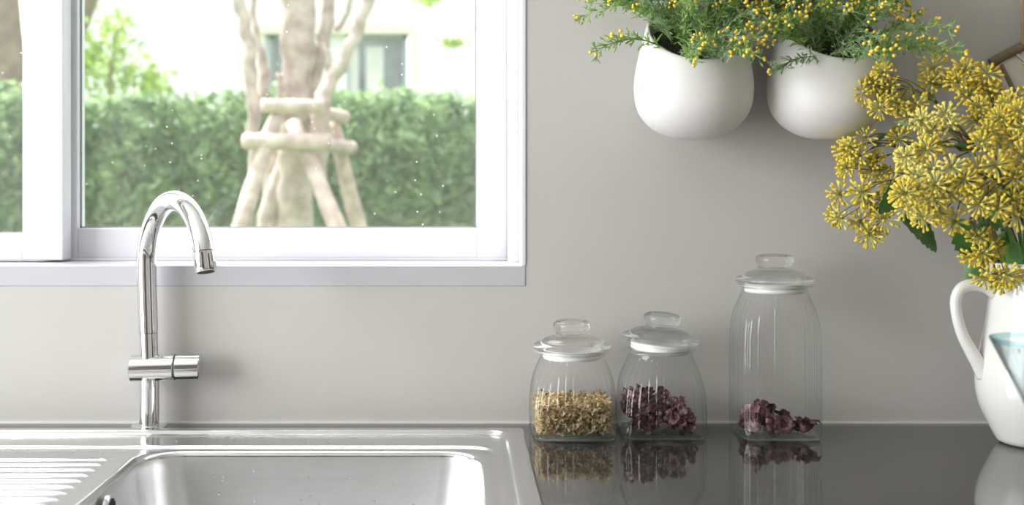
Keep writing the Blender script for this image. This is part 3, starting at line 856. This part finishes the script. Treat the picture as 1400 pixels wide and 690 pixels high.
branch('yellow umbel branch at the top of the bouquet below the canvas pouch', [(495, 72), (510, 130), (470, 205), (445, 130), (485, 110), (470, 165), (500, 190)], 1.58, .1, (.0, .025), 3)
branch('yellow umbel branch reaching sideways below the second wall pot', [(140, 255), (95, 285), (175, 318), (238, 262), (120, 310), (80, 290)], 1.66, .05, (-.035, .015), 4, [(200, 245, 1.66, 0, 2.7, .3), (185, 275, 1.66, 0, 3.4, .2)], hub=(225, 285))
branch('loose yellow umbel branch hanging lowest toward the glass jars', [(85, 345), (65, 420), (70, 490), (125, 500), (150, 538), (200, 445), (130, 415), (195, 490), (195, 365), (215, 395), (160, 350)], 1.64, .05, (-.04, 0), 5, hub=(250, 380), arch=.03)
branch('pale lemon umbel branch in the middle of the bouquet front', [(330, 240), (358, 272), (258, 310), (340, 350), (372, 185), (305, 205), (320, 290), (390, 215)], 1.50, .8, (-.02, -.03), 6, [(270, 225, 1.5, 0, 2.4, -.5), (300, 222, 1.5, 0, 1.5, -.8), (385, 280, 1.52, 0, .4, .2)])
branch('pale lemon umbel branch drooping over the leaves below the bouquet front', [(300, 415), (335, 435), (258, 462), (312, 492), (402, 500), (380, 410), (392, 342), (290, 370), (255, 420), (350, 470), (345, 395)], 1.49, .7, (-.02, -.035), 7, [(240, 490, 1.60, 1, .2, .5), (300, 400, 1.58, 1, 2.9, .3), (400, 500, 1.58, 1, -.6, .9)])
branch('yellow umbel branch between the drooping front and the pitcher mouth', [(450, 420), (472, 352), (520, 340), (480, 272), (527, 460), (430, 380), (500, 420), (475, 450)], 1.48, .4, (.005, -.04), 8, [(470, 290, 1.52, 0, .5, 0), (445, 285, 1.52, 0, 2.0, -.3), (420, 290, 1.53, 0, .3, .2)])
branch('dense mustard umbel branch standing above the pitcher mouth', [(540, 200), (580, 265), (592, 180), (530, 262), (602, 310), (562, 330), (560, 160), (610, 230), (500, 240), (585, 215)], 1.50, .15, (.02, -.02), 9, [(540, 420, 1.55, 1, 1.2, .6), (575, 400, 1.56, 1, 1.9, .8)])
branch('yellow umbel branch drooping over the pitcher handle', [(470, 540), (482, 592), (490, 660), (545, 652), (455, 600), (510, 580), (520, 655)], 1.52, .45, (-.035, -.03), 10, hub=(440, 500), arch=.05)
branch('mustard umbel branch leaning out over the pitcher spout', [(580, 372), (572, 440), (640, 300), (680, 360), (640, 420), (700, 280), (620, 350), (590, 480), (660, 470), (740, 430), (760, 370), (700, 420), (650, 380)], 1.48, .25, (.03, -.03), 11, [(590, 480, 1.54, 1, .6, .7), (580, 560, 1.58, 1, 1.4, 1.0)])
branch('mustard umbel branch rising on the spout side of the bouquet', [(660, 160), (720, 200), (700, 120), (760, 260), (640, 110), (690, 240), (780, 330), (740, 300), (800, 240), (750, 140), (820, 300), (730, 360), (810, 400), (690, 180)], 1.54, .2, (.04, 0), 12)
branch('mustard umbel branch at the back of the bouquet near the wall', [(650, 40), (700, 60), (680, 80), (640, 140), (640, 170), (720, 150), (760, 90), (800, 170), (690, 130), (770, 220)], 1.66, .1, (.02, .035), 13, [(560, 520, 1.62, 1, 1.2, .9), (520, 540, 1.62, 1, 1.9, .9)])

# ------------------------------------------------------------------ cocktail glass
gd = 1.17
gc = P(1434, 463, gd); gl_loc = (gc.x, gd - D, CZ + .0003)
zr = gc.z - gl_loc[2]
gt = thing('cocktail_glass', gl_loc, 'V-shaped cocktail glass with a turquoise rim in front of the pitcher', 'glass')
rr_ = (1434 - 1358) * gd / F
za = zr - rr_ * 85 / 42
MB().lathe([(.003, za), (rr_ * .25, za + (zr - za) * .25), (rr_ * .96, za + (zr - za) * .96), (rr_ * .938, za + (zr - za) * .96), (rr_ * .23, za + (zr - za) * .27), (.002, za + .006)], 72, close0=False).build('bowl', 'martini', gt, smooth=True)
MB().lathe([(rr_ * .96, za + (zr - za) * .96), (rr_, zr), (rr_ * .985, zr + .0008), (rr_ * .97, zr), (rr_ * .938, za + (zr - za) * .96)], 72, close0=False, close1=False).build('coloured_rim', 'turq', gt, smooth=True)
MB().lathe([(.0036, za + .002), (.0032, za - .02), (.0034, .012), (.006, .006), (.030, .0025), (.034, .0012), (.034, 0), (.004, 0)], 48).build('stem_and_foot', 'martini', gt, smooth=True)
def on_cone(a, s, off=.0006):
    q = rr_ * s + off; return Vector((q * math.cos(a), q * math.sin(a), za + (zr - za) * s))
for a, s, w, m_, nm in ((3.95, .80, .07, 'greenprint', 'painted_leaf'), (4.6, .72, .08, 'greenprint', 'painted_leaf'), (3.75, .925, .022, 'darkprint', 'painted_dot'), (4.4, .90, .03, 'darkprint', 'painted_dot')):
    vs_ = [on_cone(a - w, s + w), on_cone(a + w * .9, s + w * .2), on_cone(a + w * .3, s - w * .2), on_cone(a - w, s - w)]
    vs_ += [p + Vector((-math.cos(a), -math.sin(a), 0)) * .0004 for p in vs_]
    put(nm, mesh(nm, vs_, [(0, 3, 2, 1), (4, 5, 6, 7), (0, 1, 5, 4), (1, 2, 6, 5), (2, 3, 7, 6), (3, 0, 4, 7)], m_), gt)

# ------------------------------------------------------------------ canvas pouch on the wall
cd = 1.755
a0, a1 = P(1361, 88, cd), P(1398, 70, cd)
ex = (a1 - a0).normalized(); ang = math.atan2(ex.z, ex.x)
pouch = thing('canvas_pouch', (a0.x, -.002, a0.z), 'white canvas pouch with brown webbing trim hanging tilted on the wall above the bouquet', 'pouch', rot=(0, -ang, 0))
W_, H_ = .150, .170
def panel(x0, x1, z0, z1, y0, y1): return MB().box(x0, x1, y0, y1, z0, z1)
nv = 12; vs_, fs_ = [], []
for i in range(nv + 1):
    for j in range(nv + 1):
        x = W_ * i / nv; z = -H_ * j / nv
        vs_.append((x, -.006 - .012 * math.sin(math.pi * i / nv) * math.sin(math.pi * min(1, j / nv + .12)) - .002 * math.sin(i * 1.7 + j), z))
for i in range(nv):
    for j in range(nv): fs_.append((i * (nv + 1) + j, (i + 1) * (nv + 1) + j, (i + 1) * (nv + 1) + j + 1, i * (nv + 1) + j + 1))
n0 = len(vs_)
vs_ += [(0, 0, 0), (W_, 0, 0), (W_, 0, -H_), (0, 0, -H_)]; fs_ += [(n0, n0 + 1, n0 + 2, n0 + 3)]
put('canvas_front', mesh('canvas_front', vs_, fs_, 'canvas', True), pouch)
MB().tube([(-.003, -.008, .004), (.02, -.009, .0055), (W_ * .5, -.010, .006), (W_ + .004, -.008, .004)], .0068, 12).build('top_hem', 'trimcloth', pouch, smooth=True)
panel(.006, .0105, -H_, -.004, -.0125, -.0075).build('side_trim', 'trimcloth', pouch)
panel(W_ - .011, W_ - .006, -H_, -.004, -.0125, -.0075).build('side_trim', 'trimcloth', pouch)
MB().tube([(.034, -.012, .0), (.05, -.011, -.04), (.062, -.017, -.08)], .0016, 6).build('fold_seam', 'canvas', pouch, smooth=True)
ca, sa = math.cos(ang), math.sin(ang)
def unrot(x, z): return (x * ca + z * sa, -x * sa + z * ca)
sx, sz = .0475, .010
top = unrot(sx * ca - sz * sa + .003, sx * sa + sz * ca + .16)
MB().tube([(sx, -.012, .004), (sx, -.014, .012), (top[0], -.004, top[1])], .0028, 8).build('strap', 'strap', pouch, smooth=True)

# ------------------------------------------------------------------ water drops on the steel
DR = [MB().lathe([(1, 0), (.92, .3), (.68, .58), (.35, .72), (.03, .76)], 12).mesh('water_droplet', 'lid', True)]
r3 = random.Random(4)
def drop(p, nrm, r, label, group):
    o = put('water_droplet', DR[0], None, p); o.scale = (r, r, r * .8)
    o.rotation_euler = Vector(nrm).to_track_quat('Z', 'Y').to_euler()
    tag(o, label, 'water droplet', group)
wallz = lambda t: (BX[3] - taper * t ** 1.3)
for k in range(26):
    t = r3.uniform(.12, .75); z = ztop + (zw0 - ztop) * t
    x = r3.uniform(-.34, -.03)
    drop((x, wallz(t) - .0002, CZ + z), (0, -1, .1), r3.uniform(.0012, .0026), 'clear water droplet clinging to the rear wall of the sink basin', 'water droplets on the basin wall')
for u, v in ((297, 601), (310, 599), (320, 603), (420, 605), (450, 605), (240, 604), (338, 600), (20, 611), (100, 614), (138, 615)):
    d_ = (H + .002) * F / (v - VY); q = P(u, v, d_)
    zz_ = float(deck(np.array([q.x]), np.array([q.y]))[0])
    drop((q.x, q.y, CZ + zz_ + .0003), (0, 0, 1), r3.uniform(.0015, .003), 'clear water droplet lying on the steel deck behind the basin', 'water droplets on the sink deck')

# ------------------------------------------------------------------ garden
GX0, GX1 = -5.5, 3.5
struct(MB().box(-9, 9, 0.21, 14, -.12, -.02).build('ground', 'lawn'))
hd0, hd1 = 3.75, 4.65           # hedge front and back (world y)
hz = 1.70
hedge = thing('hedge', (-1.0, 4.2, -.02), 'clipped dense green hedge running behind the staked tree', 'hedge')
rg = np.random.default_rng(12)
core = MB().box(GX0 + 1, GX1 + 1, hd0 - 4.2 + .26, hd1 - 4.2 - .1, 0, hz - .13).build('hedge_core', 'hedge', hedge)
def leaves(n, posfun, size, seed):
    rg = np.random.default_rng(seed)
    v, f = [], []
    for k in range(n):
        p, bias = posfun(rg)
        d_ = rg.normal(size=3) + np.array(bias); d_ /= np.linalg.norm(d_)
        d_ = Vector(d_); a = d_.cross(Vector(rg.normal(size=3))).normalized(); c = d_.cross(a)
        l = size * rg.uniform(.7, 1.3); w = l * .52; P0 = Vector(p)
        n0 = len(v)
        v += [P0 - a * l * .5, P0 + c * w * .5 - d_ * l * .1 , P0 + a * l * .5, P0 - c * w * .5 - d_ * l * .1]
        f += [(n0, n0 + 1, n0 + 2), (n0, n0 + 2, n0 + 3)]
    return v, f
def hpos(rg):
    x = rg.uniform(GX0 + 1, GX1 + 1)
    if rg.random() < .72:
        z = rg.random() ** .85 * hz
        lump = .07 * math.sin(x * 3.1 + z * 2.3) + .05 * math.sin(x * 7.3 - z * 5.1)
        return (x, hd0 - 4.2 + lump * .6 + abs(rg.normal() * .05), z), (0, -.9, .5)
    zt = hz + .03 * math.sin(x * 4.0) + .025 * math.sin(x * 11)
    if rg.random() < .55:
        return (x, rg.uniform(hd0 + .02, hd0 + .30) - 4.2, zt - rg.random() * .42), (0, -.4, .9)
    return (x, rg.uniform(hd0, hd1) - 4.2, zt - abs(rg.normal()) * .09 + .02), (0, -.2, 1.3)
v, f = leaves(40000, hpos, .070, 21)
put('hedge_foliage', mesh('hedge_foliage', v, f, 'hedge'), hedge, kind='stuff')

def bumpy(b_, pts, rads, n, seed, wob=.008):
    r = random.Random(seed)
    path = smoothpath(pts, 5)
    k = len(path); rs = [float(np.interp(i / (k - 1), np.linspace(0, 1, len(rads)), rads)) * r.uniform(.90, 1.10) for i in range(k)]
    path = [p + Vector((r.uniform(-wob, wob), r.uniform(-wob, wob), 0)) for p in path]
    return b_.tube(path, rs, n)

# staked tree: several stems on one stool
TD = 4.85
tb = P(406, 312, TD); tx, ty = tb.x, TD - D
tree = thing('staked_tree', (tx, ty, -.02), 'pale-barked young tree with several stems held by log props in front of the hedge', 'tree')
def T(u, v, d=TD): q = P(u, v, d); return Vector((q.x - tx, q.y - ty, q.z + .02))
bumpy(MB(), [(.0, 0, 0), (0.0, 0, .5), T(402, 312), T(404, 200), T(408, 100), T(406, 0), T(402, -250)], [.10, .082, .072, .064, .064, .070, .055], 16, 1).build('trunk', 'bark', tree, smooth=True)
for sd_, pts_, rad in ((2, [T(372, 420), T(366, 312), T(384, 230), T(390, 190)], [.05, .04, .03, .02]),
                       (3, [T(330, 500, 4.7), T(338, 312, 4.7), T(346, 220, 4.7), T(344, 120, 4.7), T(336, 40, 4.7), T(322, -40, 4.7), T(300, -200, 4.7)], [.03, .026, .024, .026, .024, .022, .015]),
                       (4, [T(358, 150, 4.8), T(362, 110, 4.8), T(354, 60, 4.8), T(345, -20, 4.8), T(340, -160, 4.8)], [.030, .022, .013, .011, .008]),
                       (5, [T(432, 250, 4.7), T(438, 180, 4.7), T(443, 130, 4.7), T(465, 92, 4.7), T(486, 45, 4.7), T(506, -10, 4.7), T(540, -120, 4.7)], [.03, .032, .030, .026, .024, .022, .016]),
                       (6, [T(424, 200, 4.9), T(432, 100, 4.9), T(444, 40, 4.9), T(452, -20, 4.9), T(450, -160, 4.9)], [.03, .028, .028, .025, .018]),
                       (7, [T(440, 60, 4.8), T(452, 100, 4.8), T(446, 150, 4.8), T(448, 190, 4.8)], [.016, .014, .014, .014]),
                       (8, [T(462, 40, 4.85), T(476, 18, 4.85), T(481, -30, 4.85), T(490, -120, 4.85)], [.012, .010, .009, .007]),
                       (9, [T(385, 160, 4.72), T(384, 120, 4.72), T(383, 100, 4.72)], [.022, .018, .012])):
    bumpy(MB(), pts_, rad, 10, sd_).build('stem', 'bark', tree, smooth=True)
for sd_, u, v, pts_ in ((31, 622, 58, [T(560, -200), T(640, -120), T(660, 0), T(640, 52), T(618, 62)]), (32, 586, 0, [T(555, -180), T(590, -60), T(588, 2)])):
    lp = [Vector(p) for p in smoothpath(pts_, 6)]
    tw = MB().tube(lp, .004, 5).build('hanging_twig', 'bark', tree, smooth=True)
    q = T(u, v)
    def lpos(rg, q=q): return (q.x + rg.normal() * .030, q.y + rg.normal() * .03, q.z + rg.normal() * .010), (0, -.5, .6)
    v_l, f_l = leaves(16, lpos, .05, sd_)
    put('twig_leaves', mesh('twig_leaves', v_l, f_l, 'brightleaf'), tw, kind='stuff')

def log(name, a, b_, r0, r1, seed, label, group):
    a, b_ = Vector(a), Vector(b_)
    t = tag(put(name, bumpy(MB(), [Vector((0, 0, 0)), (b_ - a) * .33, (b_ - a) * .66, b_ - a], [r0, (r0 + r1) / 2, (r0 + r1) / 2, r1], 12, seed, .004).mesh(name, 'log', True), None, a), label, 'pole', group)
    return t
def ext(a, b_):
    """lengthen a pole from a through b_ to the ground"""
    a, b_ = Vector(a), Vector(b_); k = (a.z + .02) / (a.z - b_.z); return a + (b_ - a) * k
a = P(378, 158, 4.62); log('tree_prop', a, ext(a, P(328, 312, 4.45)), .028, .040, 51, 'log prop leaning on the staked tree, on the side toward the window mullion', 'log props')
a = P(402, 168, 4.68); log('tree_prop', a, ext(a, P(460, 312, 4.48)), .028, .040, 52, 'log prop crossing in front of the staked tree trunk', 'log props')
a = P(455, 165, 5.10); log('tree_prop', a, ext(a, P(490, 312, 5.15)), .028, .040, 53, 'log prop leaning on the staked tree, on the side away from the mullion', 'log props')
a = P(378, 180, 5.06); log('tree_prop', a, ext(a, P(364, 312, 5.09)), .024, .034, 54, 'log prop behind the staked tree trunk', 'log props')
log('cross_log', P(333, 193, 4.56), P(452, 195, 4.60), .030, .034, 55, 'lower front cross log lashed to the tree props', 'cross logs')
log('cross_log', P(438, 197, 4.68), P(480, 203, 5.18), .028, .030, 56, 'lower side cross log tying front and rear tree props', 'cross logs')
log('cross_log', P(357, 144, 4.58), P(440, 146, 4.62), .026, .026, 57, 'upper front cross log lashed to the tree props', 'cross logs')
log('cross_log', P(428, 152, 4.72), P(472, 160, 5.15), .024, .026, 58, 'upper side cross log tying front and rear tree props', 'cross logs')

# tree and sunlit shrub beyond the hedge
bt = P(14, 200, 7.6)
bk = thing('garden_tree', (bt.x, bt.y, -.02), 'brown forked tree trunk rising beyond the hedge behind the mullion', 'tree')
def B_(u, v, d=7.6): q = P(u, v, d); return Vector((q.x - bt.x, q.y - bt.y, q.z + .02))
bumpy(MB(), [(.05, 0, 0), B_(18, 250), B_(16, 120), B_(12, 0), B_(0, -260)], [.13, .094, .083, .072, .055], 14, 61).build('trunk', 'barkdark', bk, smooth=True)
bumpy(MB(), [B_(30, 330), B_(70, 180), B_(95, 90), B_(108, 40), B_(126, -5), B_(190, -160)], [.07, .06, .055, .052, .05, .03], 12, 62).build('limb', 'barkdark', bk, smooth=True)
def bpos(rg):
    q = B_(rg.uniform(-160, 130), rg.uniform(-330, -20)); return (q.x, q.y + rg.normal() * .25, q.z), (0, -.5, .8)
v, f = leaves(420, bpos, .075, 63); put('crown_leaves', mesh('crown_leaves', v, f, 'brightleaf'), bk, kind='stuff')
bs = P(150, 200, 6.85)
sh = thing('garden_shrub', (bs.x, bs.y, -.02), 'sunlit loose shrub showing above the hedge beside the brown trunk', 'shrub')
def S_(u, v, d=6.85): q = P(u, v, d); return Vector((q.x - bs.x, q.y - bs.y, q.z + .02))
bumpy(MB(), [(0, 0, 0), S_(150, 200), S_(152, 110), S_(160, 40)], [.03, .022, .016, .006], 8, 64).build('stem', 'barkdark', sh, smooth=True)
def spos(rg):
    t = rg.random()
    v_ = 15 + 150 * (t ** .75)
    u_ = 155 + rg.normal() * (10 + 26 * t)
    if rg.random() < .22: u_, v_ = 205 + rg.normal() * 12, 108 + rg.normal() * 9
    if rg.random() < .2: u_, v_ = 112 + abs(rg.normal()) * 12, 80 + rg.normal() * 14
    q = S_(u_, v_); return (q.x, q.y + rg.uniform(-.2, .2), q.z), (0, -.4, .5)
v, f = leaves(520, spos, .065, 65); put('shrub_leaves', mesh('shrub_leaves', v, f, 'brightleaf'), sh, kind='stuff')

# white house across the garden
HY = 8.4
hs = thing('house', (0, HY, -.02), 'white rendered house with grey framed windows across the garden', 'house')
hd_ = HY + D
def hx(u): return (u - UX) * hd_ / F
def hzv(v): return CAMZ - (v - VY) * hd_ / F + .02
wx0, wx1, wz1, wz0 = hx(362), hx(560), hzv(46), .35
hw_ = MB().box(hx(265), wx0, 0, .25, 0, 5.2).box(wx1, 5.0, 0, .25, 0, 5.2).box(wx0, wx1, 0, .25, wz1, 5.2).box(wx0, wx1, 0, .25, 0, wz0)
hw_.build('wall', 'house', hs)
MB().box(-3.6, hx(265), .45, .70, 0, 5.2).build('recessed_wall', 'house', hs)
MB().box(hx(350), hx(566), -.03, .0, wz1, wz1 + .08).build('lintel', 'cream', hs)
MB().box(wx1, hx(566), -.03, .0, wz0, wz1).build('jamb_trim', 'cream', hs)
xs = [wx0, hx(368), hx(425), hx(468), wx1]
for (u0, u1, cur) in ((366, 424, 0), (424, 470, 0), (470, 556, 1)):
    x0, x1 = hx(u0), hx(u1); w = .035
    wd = MB().box(x0, x0 + w, .08, .13, wz0, wz1).box(x1 - w, x1, .08, .13, wz0, wz1).box(x0, x1, .08, .13, wz1 - w, wz1).box(x0, x1, .08, .13, wz0, wz0 + w).build('window', 'alu', hs)
    MB().box(x0 + w, x1 - w, .10, .11, wz0 + w, wz1 - w).build('pane', 'hglass', wd)
    if cur:
        for (c0, c1) in ((.34, .62), (.06, .22)):
            MB().box(x0 + (x1 - x0) * c0, x0 + (x1 - x0) * c1, .092, .099, wz0 + w, wz1 - w - .06).build('curtain', 'curtain', wd)
MB().box(hx(424) - .015, hx(470) + .02, .05, .079, wz0, wz1).build('wall_pier', 'house', hs)

print('objects', len(bpy.data.objects), 'tris', sum(len(m.polygons) * 2 for m in bpy.data.meshes))
